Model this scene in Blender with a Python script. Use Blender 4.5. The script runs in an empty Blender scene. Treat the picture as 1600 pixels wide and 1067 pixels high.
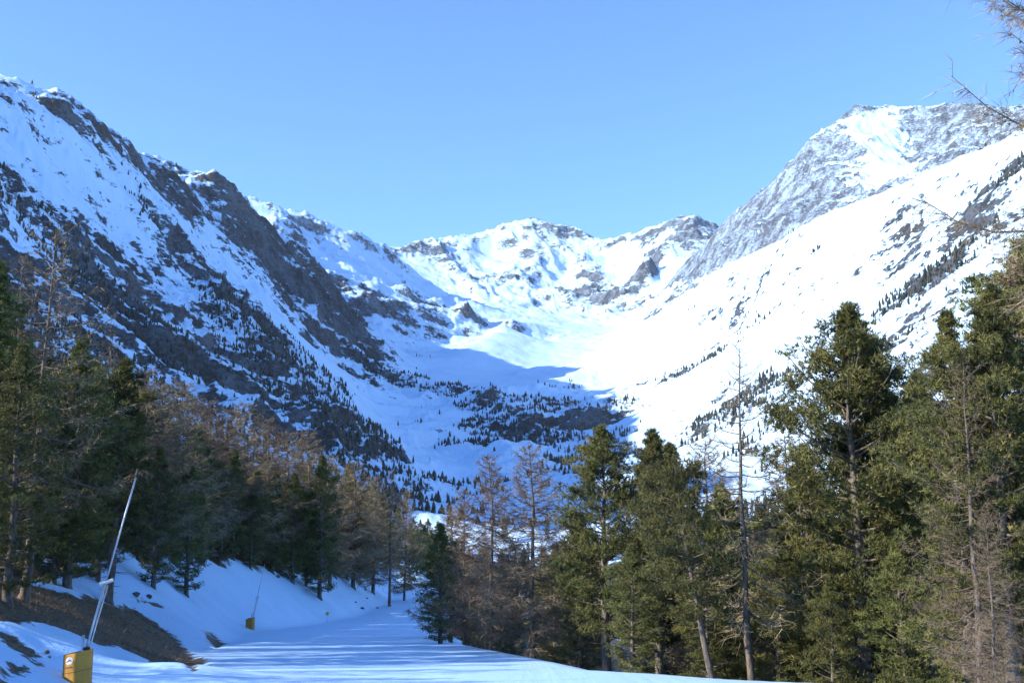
import bpy, math, random
import numpy as np

# ------------------------------------------------------------------ camera, sky, sun, exposure
sc = bpy.context.scene
COL = sc.collection
R_ = math.radians
F, CX, CY, HZ = 1716.0, 800.0, 533.5, 800.0          # focal length in photo pixels, centre, row of the horizon
CAMZ = 2.1
HAZE = 2.2e-5
PITCH = math.atan((HZ - CY) / F)
cam_d = bpy.data.cameras.new('camera'); cam = bpy.data.objects.new('camera', cam_d); COL.objects.link(cam)
cam_d.sensor_width = 36.0; cam_d.lens = F / 1600 * 36.0; cam_d.clip_start = 0.3; cam_d.clip_end = 60000
cam.location = (0, 0, CAMZ); cam.rotation_euler = (R_(90) + PITCH, 0, 0)
sc.camera = cam

SUN_AZ, SUN_EL = -107.5, 25.0                        # degrees from the viewing direction (left is negative), height
w = bpy.data.worlds.new('World'); sc.world = w; w.use_nodes = True
nt = w.node_tree; nt.nodes.clear()
sky = nt.nodes.new('ShaderNodeTexSky'); sky.sky_type = 'NISHITA'; sky.sun_disc = False
sky.sun_elevation = R_(SUN_EL); sky.sun_rotation = R_(SUN_AZ % 360)
sky.altitude = 1900; sky.air_density = 1.0; sky.dust_density = 0.2; sky.ozone_density = 7.0
bg = nt.nodes.new('ShaderNodeBackground'); bg.inputs['Strength'].default_value = 0.15
wo = nt.nodes.new('ShaderNodeOutputWorld')
nt.links.new(sky.outputs[0], bg.inputs[0]); nt.links.new(bg.outputs[0], wo.inputs[0])

sun_d = bpy.data.lights.new('sun', 'SUN'); sun = bpy.data.objects.new('sun', sun_d); COL.objects.link(sun)
sun_d.energy = 3.7; sun_d.angle = R_(0.53); sun_d.color = (1.0, 0.93, 0.82)
sun.rotation_euler = (R_(90 - SUN_EL), 0, R_(180 - SUN_AZ))   # the lamp's -Z points away from the sun
sun.location = (-200, -130, 200)

sc.view_settings.view_transform = 'Standard'; sc.view_settings.look = 'None'
sc.view_settings.exposure = 1.36; sc.view_settings.gamma = 1.0
sc.render.engine = 'CYCLES'
sc.cycles.use_denoising = True
sc.cycles.max_bounces = 6; sc.cycles.diffuse_bounces = 3; sc.cycles.volume_bounces = 0
sc.cycles.use_adaptive_sampling = True; sc.cycles.adaptive_threshold = 0.02

# ------------------------------------------------------------------ small maths
def px_dir(px, py):
    """photo pixel -> azimuth (right positive) and tangent of the elevation"""
    u, v = (px - CX) / F, (CY - py) / F
    y = math.cos(PITCH) - v * math.sin(PITCH); z = math.sin(PITCH) + v * math.cos(PITCH)
    h = math.hypot(u, y)
    return math.atan2(u, y), z / h
def at(px, py, R):
    a, t = px_dir(px, py)
    return (R * math.sin(a), R * math.cos(a), CAMZ + R * t)

_rng = np.random.RandomState(7)
_P = _rng.permutation(512); _P = np.concatenate([_P, _P, _P])
_G = np.stack([np.cos(np.linspace(0, 2*np.pi, 64, endpoint=False)), np.sin(np.linspace(0, 2*np.pi, 64, endpoint=False))], 1)
def pnoise(x, y):
    xi = np.floor(x).astype(np.int64); yi = np.floor(y).astype(np.int64)
    xf = x - xi; yf = y - yi
    u = xf*xf*xf*(xf*(xf*6-15)+10); v = yf*yf*yf*(yf*(yf*6-15)+10)
    def g(ix, iy, fx, fy):
        h = _P[(_P[ix & 511] + iy) & 511] & 63
        return _G[h, 0]*fx + _G[h, 1]*fy
    a = g(xi, yi, xf, yf); b = g(xi+1, yi, xf-1, yf); c = g(xi, yi+1, xf, yf-1); d = g(xi+1, yi+1, xf-1, yf-1)
    return 1.5*((a + u*(b-a)) + v*((c + u*(d-c)) - (a + u*(b-a))))
def fbm(x, y, wl, oct, gain=0.5):
    s = np.zeros_like(x); a = 1.0; f = 1.0/wl
    for k in range(oct):
        s += a*pnoise(x*f + 17.3*k, y*f - 9.1*k); a *= gain; f *= 2.03
    return s
def ridged(x, y, wl, oct, gain=0.52):
    s = np.zeros_like(x); a = 1.0; f = 1.0/wl; wgt = 1.0
    for k in range(oct):
        n = 1.0 - np.abs(pnoise(x*f + 31.7*k, y*f + 5.3*k)); n = n*n
        s += a*(n - 0.6)*wgt; wgt = np.clip(n*1.4, 0.25, 1.0); a *= gain; f *= 2.07
    return s
def sstep(a, b, x):
    t = np.clip((x - a)/(b - a), 0, 1); return t*t*(3-2*t)

def mesh_from(name, V, Fc, smooth=True, attrs=None, mats=(), midx=None):
    """V (n,3), Fc (m,k) with k = 3 or 4"""
    V = np.asarray(V, np.float32); Fc = np.asarray(Fc, np.int32)
    me = bpy.data.meshes.new(name)
    m, k = Fc.shape
    me.vertices.add(len(V)); me.vertices.foreach_set('co', V.ravel())
    me.loops.add(m*k); me.loops.foreach_set('vertex_index', Fc.ravel())
    me.polygons.add(m)
    me.polygons.foreach_set('loop_start', np.arange(0, m*k, k, dtype=np.int32))
    me.polygons.foreach_set('loop_total', np.full(m, k, np.int32))
    me.polygons.foreach_set('use_smooth', np.full(m, smooth, bool))
    if midx is not None: me.polygons.foreach_set('material_index', np.asarray(midx, np.int32))
    for nm, arr in (attrs or {}).items():
        at_ = me.attributes.new(nm, 'FLOAT', 'POINT'); at_.data.foreach_set('value', np.asarray(arr, np.float32))
    for mt in mats: me.materials.append(mt)
    me.update(calc_edges=True)
    return me
def link(name, me, parent=None, loc=(0, 0, 0)):
    o = bpy.data.objects.new(name, me); COL.objects.link(o); o.location = loc
    if parent: o.parent = parent
    return o
def tag(o, label, cat=None, group=None, kind=None):
    o['label'] = label
    if cat: o['category'] = cat
    if group: o['group'] = group
    if kind: o['kind'] = kind
    return o

# ------------------------------------------------------------------ materials
def new_mat(name):
    m = bpy.data.materials.new(name); m.use_nodes = True
    t = m.node_tree; t.nodes.clear()
    out = t.nodes.new('ShaderNodeOutputMaterial'); b = t.nodes.new('ShaderNodeBsdfPrincipled')
    t.links.new(b.outputs[0], out.inputs[0])
    return m, t, b
def N(t, typ, **kw):
    n = t.nodes.new(typ)
    for k, v in kw.items():
        if k in n.inputs: n.inputs[k].default_value = v
        else: setattr(n, k, v)
    return n
def math_(t, op, a, b=None, c=None):
    n = t.nodes.new('ShaderNodeMath'); n.operation = op
    for i, v in enumerate((a, b, c)):
        if v is None: continue
        if isinstance(v, (int, float)): n.inputs[i].default_value = v
        else: t.links.new(v, n.inputs[i])
    return n.outputs[0]
def noise_(t, vec, scale, detail=4, rough=0.55):
    n = t.nodes.new('ShaderNodeTexNoise'); n.inputs['Scale'].default_value = scale
    n.inputs['Detail'].default_value = detail; n.inputs['Roughness'].default_value = rough
    t.links.new(vec, n.inputs['Vector']); return n.outputs['Fac']
def mix_(t, fac, a, b):
    n = t.nodes.new('ShaderNodeMix'); n.data_type = 'RGBA'
    for sock, v in ((n.inputs[0], fac), (n.inputs[6], a), (n.inputs[7], b)):
        if isinstance(v, (tuple, list)): sock.default_value = (*v, 1)
        elif isinstance(v, (int, float)): sock.default_value = v
        else: t.links.new(v, sock)
    return n.outputs[2]
def sm_(t, x, a, b):
    n = t.nodes.new('ShaderNodeMapRange'); n.interpolation_type = 'SMOOTHSTEP'
    t.links.new(x, n.inputs['Value']); n.inputs['From Min'].default_value = a; n.inputs['From Max'].default_value = b
    return n.outputs['Result']
def attr_(t, name):
    n = t.nodes.new('ShaderNodeAttribute'); n.attribute_name = name; return n.outputs['Fac']
def bump_(t, b, h, strength, dist):
    n = t.nodes.new('ShaderNodeBump'); n.inputs['Strength'].default_value = strength; n.inputs['Distance'].default_value = dist
    t.links.new(h, n.inputs['Height']); t.links.new(n.outputs[0], b.inputs['Normal'])

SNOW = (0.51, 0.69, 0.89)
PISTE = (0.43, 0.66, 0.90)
def mountain_material():
    m, t, b = new_mat('snow_and_rock')
    geo = N(t, 'ShaderNodeNewGeometry'); tc = N(t, 'ShaderNodeTexCoord')
    sep = N(t, 'ShaderNodeSeparateXYZ'); t.links.new(geo.outputs['Normal'], sep.inputs[0])
    P = tc.outputs['Object']
    mp = N(t, 'ShaderNodeMapping'); mp.inputs['Scale'].default_value = (1, 1, 1.9); t.links.new(P, mp.inputs[0]); PS = mp.outputs[0]
    n1 = noise_(t, PS, 1/140, 7, 0.66); n2 = noise_(t, PS, 1/28, 7, 0.76); n3 = noise_(t, P, 1/420, 3, 0.5); n4 = noise_(t, PS, 1/9, 4, 0.7)
    rk = attr_(t, 'rock'); haze_pale = attr_(t, 'pale')
    mv = N(t, 'ShaderNodeMapping'); mv.inputs['Scale'].default_value = (1, 1, 0.28); t.links.new(P, mv.inputs[0])
    nv = noise_(t, mv.outputs[0], 1/26, 5, 0.65)
    n2 = math_(t, 'ADD', math_(t, 'MULTIPLY', n2, math_(t, 'SUBTRACT', 1.0, haze_pale)), math_(t, 'MULTIPLY', nv, haze_pale))
    s = math_(t, 'SUBTRACT', 1.0, sep.outputs[2])                       # steepness 0..1
    s = math_(t, 'MULTIPLY', s, 1.15)
    s = math_(t, 'ADD', s, rk)
    s = math_(t, 'ADD', s, math_(t, 'MULTIPLY', math_(t, 'SUBTRACT', n1, 0.5), 1.0))
    s = math_(t, 'ADD', s, math_(t, 'MULTIPLY', math_(t, 'SUBTRACT', n2, 0.5), 1.0))
    s = math_(t, 'ADD', s, math_(t, 'MULTIPLY', math_(t, 'SUBTRACT', n4, 0.5), 0.55))
    s = math_(t, 'ADD', s, math_(t, 'MULTIPLY', math_(t, 'SUBTRACT', n3, 0.5), 0.8))
    fac = sm_(t, s, 0.40, 0.49)
    rc = mix_(t, noise_(t, PS, 1/60, 4, 0.6), (0.022, 0.021, 0.022), (0.105, 0.092, 0.082))
    rc = mix_(t, math_(t, 'MULTIPLY', sm_(t, noise_(t, P, 1/300, 2), 0.5, 0.7), 0.35), rc, (0.15, 0.11, 0.08))
    rc = mix_(t, haze_pale, rc, (0.16, 0.185, 0.23))  # cold pale rock: distance haze and blue-grey shade put into the colour
    rc = mix_(t, sm_(t, noise_(t, mv.outputs[0], 1/9, 5, 0.7), 0.40, 0.62), mix_(t, 0.55, rc, (0.02, 0.02, 0.022)), rc)
    dn = math_(t, 'ADD', math_(t, 'MULTIPLY', noise_(t, PS, 1/11, 6, 0.75), 0.5), math_(t, 'MULTIPLY', noise_(t, mv.outputs[0], 1/45, 5, 0.65), 0.5))
    dust = math_(t, 'MULTIPLY', sm_(t, dn, 0.45, 0.57), math_(t, 'MULTIPLY_ADD', haze_pale, 0.75, 0.12))
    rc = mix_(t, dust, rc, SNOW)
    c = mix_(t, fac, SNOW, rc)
    t.links.new(c, b.inputs['Base Color']); b.inputs['Roughness'].default_value = 0.75
    b.inputs['Specular IOR Level'].default_value = 0.15
    hh = math_(t, 'ADD', math_(t, 'MULTIPLY', noise_(t, P, 1/22, 6, 0.65), fac), math_(t, 'MULTIPLY', noise_(t, P, 1/60, 4, 0.5), 0.08))
    bump_(t, b, hh, 1.0, 22.0)
    return m
def ground_material():
    m, t, b = new_mat('snow_and_turf')
    tc = N(t, 'ShaderNodeTexCoord'); P = tc.outputs['Object']
    bare = attr_(t, 'bare')
    n1 = noise_(t, P, 0.9, 6, 0.65); n2 = noise_(t, P, 5.0, 4, 0.6); n3 = noise_(t, P, 0.16, 3, 0.5)
    s = math_(t, 'ADD', bare, math_(t, 'MULTIPLY', math_(t, 'SUBTRACT', n1, 0.5), 0.9))
    s = math_(t, 'ADD', s, math_(t, 'MULTIPLY', math_(t, 'SUBTRACT', n2, 0.5), 0.35))
    fac = sm_(t, s, 0.46, 0.54)
    turf = mix_(t, sm_(t, n2, 0.35, 0.65), (0.045, 0.033, 0.022), (0.13, 0.10, 0.06))
    turf = mix_(t, sm_(t, noise_(t, P, 14.0, 3), 0.55, 0.7), turf, (0.19, 0.15, 0.09))
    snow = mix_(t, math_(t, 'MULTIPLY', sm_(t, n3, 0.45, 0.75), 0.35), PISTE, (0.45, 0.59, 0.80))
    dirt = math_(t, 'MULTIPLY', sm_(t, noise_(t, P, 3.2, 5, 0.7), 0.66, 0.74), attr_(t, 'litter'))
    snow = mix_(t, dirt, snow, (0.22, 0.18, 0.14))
    c = mix_(t, fac, snow, turf)
    t.links.new(c, b.inputs['Base Color']); b.inputs['Roughness'].default_value = 0.7
    b.inputs['Specular IOR Level'].default_value = 0.2
    hh = math_(t, 'ADD', math_(t, 'MULTIPLY', n2, math_(t, 'ADD', attr_(t, 'litter'), 0.12)), math_(t, 'MULTIPLY', n1, 0.4))
    mg = N(t, 'ShaderNodeMapping'); mg.inputs['Scale'].default_value = (2.2, 0.10, 1); mg.inputs['Rotation'].default_value = (0, 0, R_(-9)); t.links.new(P, mg.inputs[0])
    hh = math_(t, 'ADD', hh, math_(t, 'MULTIPLY', noise_(t, mg.outputs[0], 1.0, 4, 0.6), 0.30))
    hh = math_(t, 'ADD', hh, math_(t, 'MULTIPLY', fac, -0.5))
    bump_(t, b, hh, 0.6, 0.12)
    return m
def leaf_material(name, dark, light, tip, transl=0.10):
    m, t, b = new_mat(name)
    v = attr_(t, 'v'); oi = N(t, 'ShaderNodeObjectInfo')
    c = mix_(t, sm_(t, v, 0.0, 0.75), dark, light); c = mix_(t, sm_(t, v, 0.75, 1.0), c, tip)
    hsv = N(t, 'ShaderNodeHueSaturation'); t.links.new(c, hsv.inputs['Color'])
    t.links.new(math_(t, 'MULTIPLY_ADD', oi.outputs['Random'], 0.5, 0.75), hsv.inputs['Value'])
    t.links.new(math_(t, 'MULTIPLY_ADD', oi.outputs['Random'], 0.03, 0.485), hsv.inputs['Hue'])
    t.links.new(hsv.outputs[0], b.inputs['Base Color']); b.inputs['Roughness'].default_value = 0.6
    b.inputs['Specular IOR Level'].default_value = 0.25
    if transl:
        out = [n for n in t.nodes if n.type == 'OUTPUT_MATERIAL'][0]
        tr = N(t, 'ShaderNodeBsdfTranslucent'); t.links.new(hsv.outputs[0], tr.inputs[0])
        mx = N(t, 'ShaderNodeMixShader'); mx.inputs[0].default_value = transl
        t.links.new(b.outputs[0], mx.inputs[1]); t.links.new(tr.outputs[0], mx.inputs[2]); t.links.new(mx.outputs[0], out.inputs[0])
    return m
def bark_material(name, a, c2, scale=6.0):
    m, t, b = new_mat(name)
    tc = N(t, 'ShaderNodeTexCoord'); mp = N(t, 'ShaderNodeMapping'); mp.inputs['Scale'].default_value = (1, 1, 0.25)
    t.links.new(tc.outputs['Object'], mp.inputs[0])
    n = noise_(t, mp.outputs[0], scale, 6, 0.7)
    t.links.new(mix_(t, sm_(t, n, 0.35, 0.65), a, c2), b.inputs['Base Color']); b.inputs['Roughness'].default_value = 0.85
    bump_(t, b, n, 0.8, 0.05)
    return m
def plain(name, col, rough=0.5, metal=0.0, var=0.12, scale=6.0):
    m, t, b = new_mat(name)
    tc = N(t, 'ShaderNodeTexCoord'); n = noise_(t, tc.outputs['Object'], scale, 4, 0.6)
    dk = tuple(c*(1-var*2) for c in col)
    t.links.new(mix_(t, sm_(t, n, 0.3, 0.7), dk, col), b.inputs['Base Color'])
    b.inputs['Roughness'].default_value = rough; b.inputs['Metallic'].default_value = metal
    return m
M = dict(
    mountain=mountain_material(), ground=ground_material(),
    pine=leaf_material('stone_pine_needles', (0.040, 0.055, 0.020), (0.170, 0.168, 0.048), (0.36, 0.31, 0.10)),
    larch=leaf_material('larch_twigs', (0.17, 0.125, 0.08), (0.29, 0.22, 0.135), (0.37, 0.295, 0.18), 0.0),
    far=leaf_material('far_conifers', (0.022, 0.030, 0.020), (0.05, 0.058, 0.036), (0.13, 0.10, 0.07), 0.0),
    bark=bark_material('pine_bark', (0.07, 0.055, 0.045), (0.20, 0.165, 0.13)),
    larchbark=bark_material('larch_bark', (0.06, 0.047, 0.038), (0.18, 0.145, 0.115)),
    conescale=plain('larch_cones', (0.05, 0.035, 0.025), 0.8),
    yellow=plain('yellow_padding', (0.52, 0.25, 0.02), 0.6, 0, 0.10, 3.0),
    dark=plain('dark_lining', (0.05, 0.04, 0.03), 0.8), steel=plain('galvanised_steel', (0.55, 0.57, 0.60), 0.35, 0.85, 0.1, 9),
    white=plain('white_plastic', (0.75, 0.75, 0.72), 0.5), ink=plain('dark_ink', (0.03, 0.035, 0.08), 0.6),
    stone=plain('grey_stone', (0.16, 0.14, 0.12), 0.9, 0, 0.3, 4.0), grass=leaf_material('dry_grass', (0.10, 0.07, 0.04), (0.20, 0.15, 0.08), (0.30, 0.24, 0.14), 0.0),
    sign=plain('yellow_sign', (0.75, 0.55, 0.05), 0.5), cloth=plain('dark_ski_clothes', (0.02, 0.025, 0.04), 0.8), ski=plain('ski_red', (0.35, 0.05, 0.04), 0.4),
)

# ------------------------------------------------------------------ near terrain: piste, bank on the left, drop on the right
LE_Y = [-400, 0, 30, 60, 88, 120, 150, 200, 300, 430, 620, 2000]; LE_X = [-9, -8.5, -9.6, -15, -20, -21, -20.5, -21.5, -30, -43, -60, -180]
RE_Y = [-400, 0, 24, 28, 31, 33.5, 38, 60, 72, 110, 150, 200, 300, 430, 620, 2000]; RE_X = [19, 18, 13.2, 11.4, 9.4, 6.2, 2.2, -2.6, -5.6, -10, -13, -15.5, -24, -36, -50, -170]
ZP_Y = [-400, 0, 120, 160, 300, 430, 620, 2000]; ZP_Z = [32, 0, -9.8, -12.4, -17.8, -22.2, -22.6, -22.6]
def near_z(x, y):
    zp = np.interp(y, ZP_Y, ZP_Z)
    t = np.interp(y, LE_Y, LE_X) - x; s = x - np.interp(y, RE_Y, RE_X)
    steep = 0.42 + 0.42*sstep(45, 85, y) - 0.35*sstep(190, 300, y)
    width = 8.0 + 0*y
    tt = np.clip(t - 0.4, 0, None); soft = 1.2
    tb = tt - soft*(1-np.exp(-tt/soft))
    left = steep*np.minimum(tb, width) + (0.24 + 0.03*(1-sstep(80, 200, y)))*np.clip(tb - width, 0, 110) + 0.22*np.clip(tb - width - 110, 0, 150) + 0.10*np.clip(tb - width - 260, 0, None)
    ss = np.clip(s, 0, None); sb = ss - 1.8*(1-np.exp(-ss/1.8))
    right = -(0.52*np.minimum(sb, 9) + 0.22*np.clip(sb - 9, 0, 150))
    rough = sstep(0.3, 3.0, t) + sstep(1.0, 5.0, s)
    z = zp + left + right
    z = z + rough*(0.35*fbm(x, y, 7.0, 3) + 0.8*fbm(x+50, y, 26.0, 2)) + 0.04*fbm(x, y, 5.0, 2)
    z = z + 1.1*np.exp(-(((x+13.2)/2.0)**2 + ((y-23.5)/2.4)**2))         # ploughed heap beside the near lance
    z = z + 0.5*np.exp(-(((x+10.2)/2.6)**2 + ((y-33.0)/2.0)**2))
    return z, t, s

# ------------------------------------------------------------------ far terrain: ridge, face and valley lines; rock, wood, roughness, haze-painted paleness along each
REG = ['left_mountain', 'second_mountain', 'glacier_mountain', 'rock_peak', 'right_mountain', 'valley']
LINES = []
def L(reg, pts, rock=0.0, wood=0.0, rough=1.0, pale=0.0, back=None):
    LINES.append((REG.index(reg), [at(*p) for p in pts], rock, wood, rough, pale))
    if back:
        dR, dz = back
        LINES.append((REG.index(reg), [(lambda q: (q[0], q[1], q[2]-dz))(at(p[0], p[1], p[2]) if False else
            tuple(np.array(at(*p)) * np.array([(p[2]+dR)/p[2], (p[2]+dR)/p[2], 1.0]))) for p in pts if reg != 'rock_peak' or p[0] > 1260], rock, 0, rough, pale))
gm, lm, bm_, rp, rm, va = 'glacier_mountain', 'left_mountain', 'second_mountain', 'rock_peak', 'right_mountain', 'valley'
# glacier skyline, ribs, hollows, basin
L(gm, [(540,405,5900),(600,396,6000),(640,385,6200),(680,372,6400),(715,372,6600),(770,362,6800),(835,352,6800),(880,352,6700),(905,362,6600),(935,378,6500),(975,375,6300),(1010,355,6000),(1065,337,5800),(1110,347,5700),(1170,362,5700),(1300,380,5900),(1500,400,6000)], 0.20, 0, 1.1, .3, back=(1300, 700))
L(gm, [(712,388,6300),(698,408,5950),(722,428,5650),(750,446,5350)], 0.14, 0, 1.2, .3)
L(gm, [(862,372,6400),(846,402,6000),(818,428,5700),(790,446,5400)], 0.20, 0, 1.3, .3)
L(gm, [(905,400,6000),(932,425,5650),(928,452,5300),(955,470,5000),(990,490,4700)], 0.20, 0, 1.3, .3)
L(gm, [(1050,365,5500),(1030,385,5300),(1015,398,5100)], 0.22, 0, 1, .3)
L(gm, [(765,396,6350),(758,425,5850)], -0.15, 0, .4)
L(gm, [(885,425,6000),(880,455,5450)], -0.15, 0, .4)
L(gm, [(650,410,5900),(665,435,5500)], -0.1, 0, .4)
L(gm, [(955,408,6000),(990,432,5400),(1045,440,4950),(1070,432,4800)], -0.2, 0, .3)
L(gm, [(680,462,5150),(750,474,4950),(830,486,4700),(900,500,4500),(960,512,4300),(1030,492,4250)], -0.2, 0, .4)
# second mountain on the left and its rocky shelf
L(bm_, [(360,350,4100),(425,338,4200),(450,332,4300),(490,345,4400),(540,362,4600),(575,388,4900),(612,412,5050),(645,440,5150),(690,462,5050)], 0.06, 0, 1, .35)
L(bm_, [(300,330,5200),(450,355,5500),(560,400,5600)], 0.1, 0, .5)
L(bm_, [(440,420,3750),(520,430,3900),(580,445,4000),(640,468,4150),(700,480,4350)], -0.06, 0, .9, .3)
L(bm_, [(545,447,3650),(620,468,3700),(700,494,3800),(770,516,3850),(830,536,3850)], 0.14, 0, 1, .2)
L(bm_, [(580,530,3300),(640,552,3350),(700,545,3550),(750,535,3700)], -0.1, 0, .6)
# moraine
L(va, [(660,578,3000),(705,558,3200),(755,530,3500),(800,497,3900),(835,505,4000),(870,535,3800)], -0.08, 0, .2)
L(va, [(720,598,2800),(790,588,3050),(855,566,3350)], -0.12, 0, .25)
L(va, [(880,520,4000),(930,520,4000),(985,515,3950)], -0.1, 0, .4)
L(va, [(640,588,2800),(700,604,2680),(780,600,2650),(830,594,2800),(900,565,3250),(950,545,3500)], -0.1, 0.02, .3)
# left mountain
L(lm, [(-900,-170,1300),(-500,-40,1480),(-200,70,1680),(0,137,1900),(40,152,1980),(100,160,2120),(150,185,2250),(180,208,2320),(215,248,2400),(270,268,2520)], 0.10, 0, 1)
L(lm, [(270,268,2520),(285,283,2550),(345,290,2700),(385,325,2800),(415,345,2900),(440,370,2920),(480,400,2950),(510,430,2960),(535,465,2980),(560,500,2980),(590,540,2950)], 0.26, 0, 1.2)
L(lm, [(-900,-60,1800),(-500,60,2100),(-200,130,2450),(0,200,2700),(150,240,3000),(285,330,3250),(400,390,3500),(470,450,3450)], 0.1, 0, .8)
L(lm, [(590,540,2950),(640,576,2780),(700,602,2600),(760,612,2450),(785,622,2380),(810,655,2150),(850,700,1900),(890,742,1550)], 0.10, 0.85, .8)
L(lm, [(628,592,2680),(690,622,2480),(745,645,2320),(790,682,2100),(835,722,1800)], 0.10, 0.95, .9)
L(lm, [(590,640,2250),(650,700,1950),(712,752,1600)], -0.12, 0.12, .6)
L(lm, [(-500,120,1150),(0,230,1720),(120,260,1950),(230,310,2180),(330,365,2420)], -0.27, 0, .8)
L(lm, [(-500,250,1000),(0,350,1520),(100,375,1680),(190,410,1830),(290,430,2020),(360,450,2150)], 0.06, 0.10, 1)
L(lm, [(300,345,2400),(400,405,2620),(470,475,2650),(520,535,2600),(560,580,2520)], 0.08, 0, 1.1)
L(lm, [(400,500,2000),(470,575,1880),(540,640,1700),(600,690,1520),(632,738,1360)], 0.24, 0.55, 1)
L(lm, [(430,490,2280),(500,565,2280),(560,615,2180),(610,668,2000),(650,722,1700),(692,785,1320)], -0.16, 0.05, .5)
L(lm, [(180,480,1620),(280,530,1680),(360,590,1640),(450,650,1540),(540,700,1430)], 0.24, 0.85, 1)
L(lm, [(-500,420,820),(0,520,1220),(150,560,1350),(260,610,1380),(360,660,1360),(450,720,1280),(540,750,1220)], -0.04, 0.62, .8)
L(lm, [(-500,600,600),(0,660,850),(200,690,920),(400,760,950),(560,800,920),(640,815,900),(720,835,850)], -0.05, 0.8, .5)
L(lm, [(650,640,2350),(720,680,2050),(780,725,1700),(830,770,1350),(850,800,1000)], -0.06, 0.26, .5)
LINES.append((0, [(-700,700,480),(-850,380,330),(-980,0,230)], 0.1, 0.1, .5, 0))
LINES.append((0, [(-1500,900,450),(-1700,300,200)], 0.1, 0, .5, 0))
# gorge head wall
L(va, [(795,622,2420),(830,626,2420),(870,626,2420),(925,622,2350)], 0.26, 0.3, 1.3)
L(va, [(815,668,2130),(850,672,2080),(900,672,2050),(940,662,2080)], 0.30, 0.15, 1.4)
L(va, [(860,700,1850),(862,715,1780),(885,742,1450),(885,775,1150),(890,800,950),(900,830,750)], -0.02, 0.04, .5)
L(va, [(950,720,1500),(985,760,1150),(1000,800,850)], -0.05, 0.08, .6)
# right mountain
L(rm, [(2500,-40,1200),(2200,30,1350),(1900,130,1500),(1700,190,1650),(1600,226,1750),(1500,268,1950),(1440,290,2080),(1370,315,2250),(1300,338,2400),(1252,353,2480),(1236,374,2530),(1180,405,2700),(1120,426,2900),(1090,446,3000),(1060,470,3180),(1000,508,3450),(945,543,3500)], -0.13, 0, .6)
L(rm, [(1000,570,2750),(1100,530,2450),(1200,495,2200),(1300,455,2000),(1400,415,1820),(1500,375,1650),(1600,345,1500),(1900,260,1250)], -0.13, 0.0, .55)
L(rm, [(835,594,2780),(880,615,2550),(935,632,2320),(1000,628,2150),(1100,600,1950),(1200,580,1750),(1300,545,1600),(1400,510,1450),(1500,470,1300),(1600,450,1200),(1900,380,1000)], -0.10, 0.06, .55)
L(rm, [(960,665,2000),(1020,672,1800),(1090,668,1650),(1180,660,1450),(1280,650,1250),(1400,620,1080),(1600,590,900),(1900,560,750)], -0.04, 0.16, .6)
L(rm, [(1000,720,1400),(1100,740,1150),(1250,750,950),(1400,740,800),(1600,730,680),(1900,720,560)], -0.06, 0.22, .5)
L(rm, [(1590,262,1680),(1530,330,1640),(1470,410,1560),(1410,490,1430),(1370,545,1320)], 0.06, 0.95, .7)
L(rm, [(1130,615,1780),(1200,595,1650),(1105,655,1600)], 0.10, 0.8, .8)
L(rm, [(1000,622,2120),(1060,592,2020)], 0.0, 0.8, .6)
# rock peak
L(rp, [(1085,398,4450),(1105,375,4350),(1130,350,4250),(1180,305,4150),(1230,265,4100),(1280,215,4050),(1320,178,4000),(1345,165,4000),(1385,165,4050),(1420,172,4080),(1450,169,4060),(1490,163,3980),(1520,178,4000),(1600,186,4000),(1800,160,4000),(2200,120,4000)], 0.28, 0, .95, .75, back=(900, 500))
L(rp, [(1060,452,3750),(1090,440,3650),(1150,424,3450),(1230,390,3200),(1300,350,3080),(1370,326,2980),(1440,303,2850),(1500,284,2750),(1600,245,2650),(1900,170,2500)], 0.16, 0, .9, .6)
L(rp, [(1352,176,3960),(1380,182,3960),(1388,215,3800),(1388,255,3580),(1370,300,3300)], -0.10, 0, .6, .75)
L(rp, [(1300,240,3780),(1290,290,3500),(1280,335,3250)], 0.30, 0, 1.0, .75)
L(rp, [(1490,185,3800),(1482,225,3500),(1470,262,3200)], 0.28, 0, 1.0, .75)
L(rp, [(1200,320,3850),(1190,370,3500)], 0.30, 0, 1.0, .75)
L(rp, [(1430,215,3850),(1430,265,3500)], 0.28, 0, 1.0, .75)

FL, FP = math.radians(52), math.radians(5)      # direction of the fall lines on the left range and on the rock peak
def far_noise(x, y, rough, fl, fp):
    wx = x + 90*fbm(x+900, y, 420, 3); wy = y + 90*fbm(x, y+700, 420, 3)
    big = 46*ridged(wx, wy, 620, 8, 0.57)
    u = x*math.cos(FL+1.1) + y*math.sin(FL+1.1) + 40*fbm(x, y+300, 260, 2); v = -x*math.sin(FL+1.1) + y*math.cos(FL+1.1)
    flute = 44*fl*ridged(u*1.0, v*0.24, 210, 5, 0.55)
    u2 = x + 25*fbm(x+80, y, 200, 2)
    flute = flute + 46*fp*ridged(u2 + 0.35*y, y*0.16, 250, 6, 0.55)
    crag = 15*ridged(x + 30*fbm(x, y, 90, 2), y, 130, 5, 0.6)
    return big*rough + crag*np.clip(rough - 0.25, 0, 1) + flute*np.clip(rough, 0, 1) + 4.0*fbm(x, y, 120, 4)
CP, CV, CR = [], [], []
for reg, pts, rock, wood, rough, pale in LINES:
    pts = np.array(pts)
    seg = []
    for i in range(len(pts)-1):
        n = max(1, int(np.hypot(*(pts[i+1]-pts[i])[:2]) / 110))
        for k in range(n): seg.append(pts[i] + (pts[i+1]-pts[i])*k/n)
    seg.append(pts[-1])
    for q in seg:
        CP.append(q); CV.append((rock, wood, rough, pale)); CR.append(reg)
for a in range(-60, 61, 8):                                            # land behind the ranges
    CP.append((9500*math.sin(R_(a)), 9500*math.cos(R_(a)), 500.0)); CV.append((0.05, 0, .6, 0)); CR.append(2 if a < 14 else 3)
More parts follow.
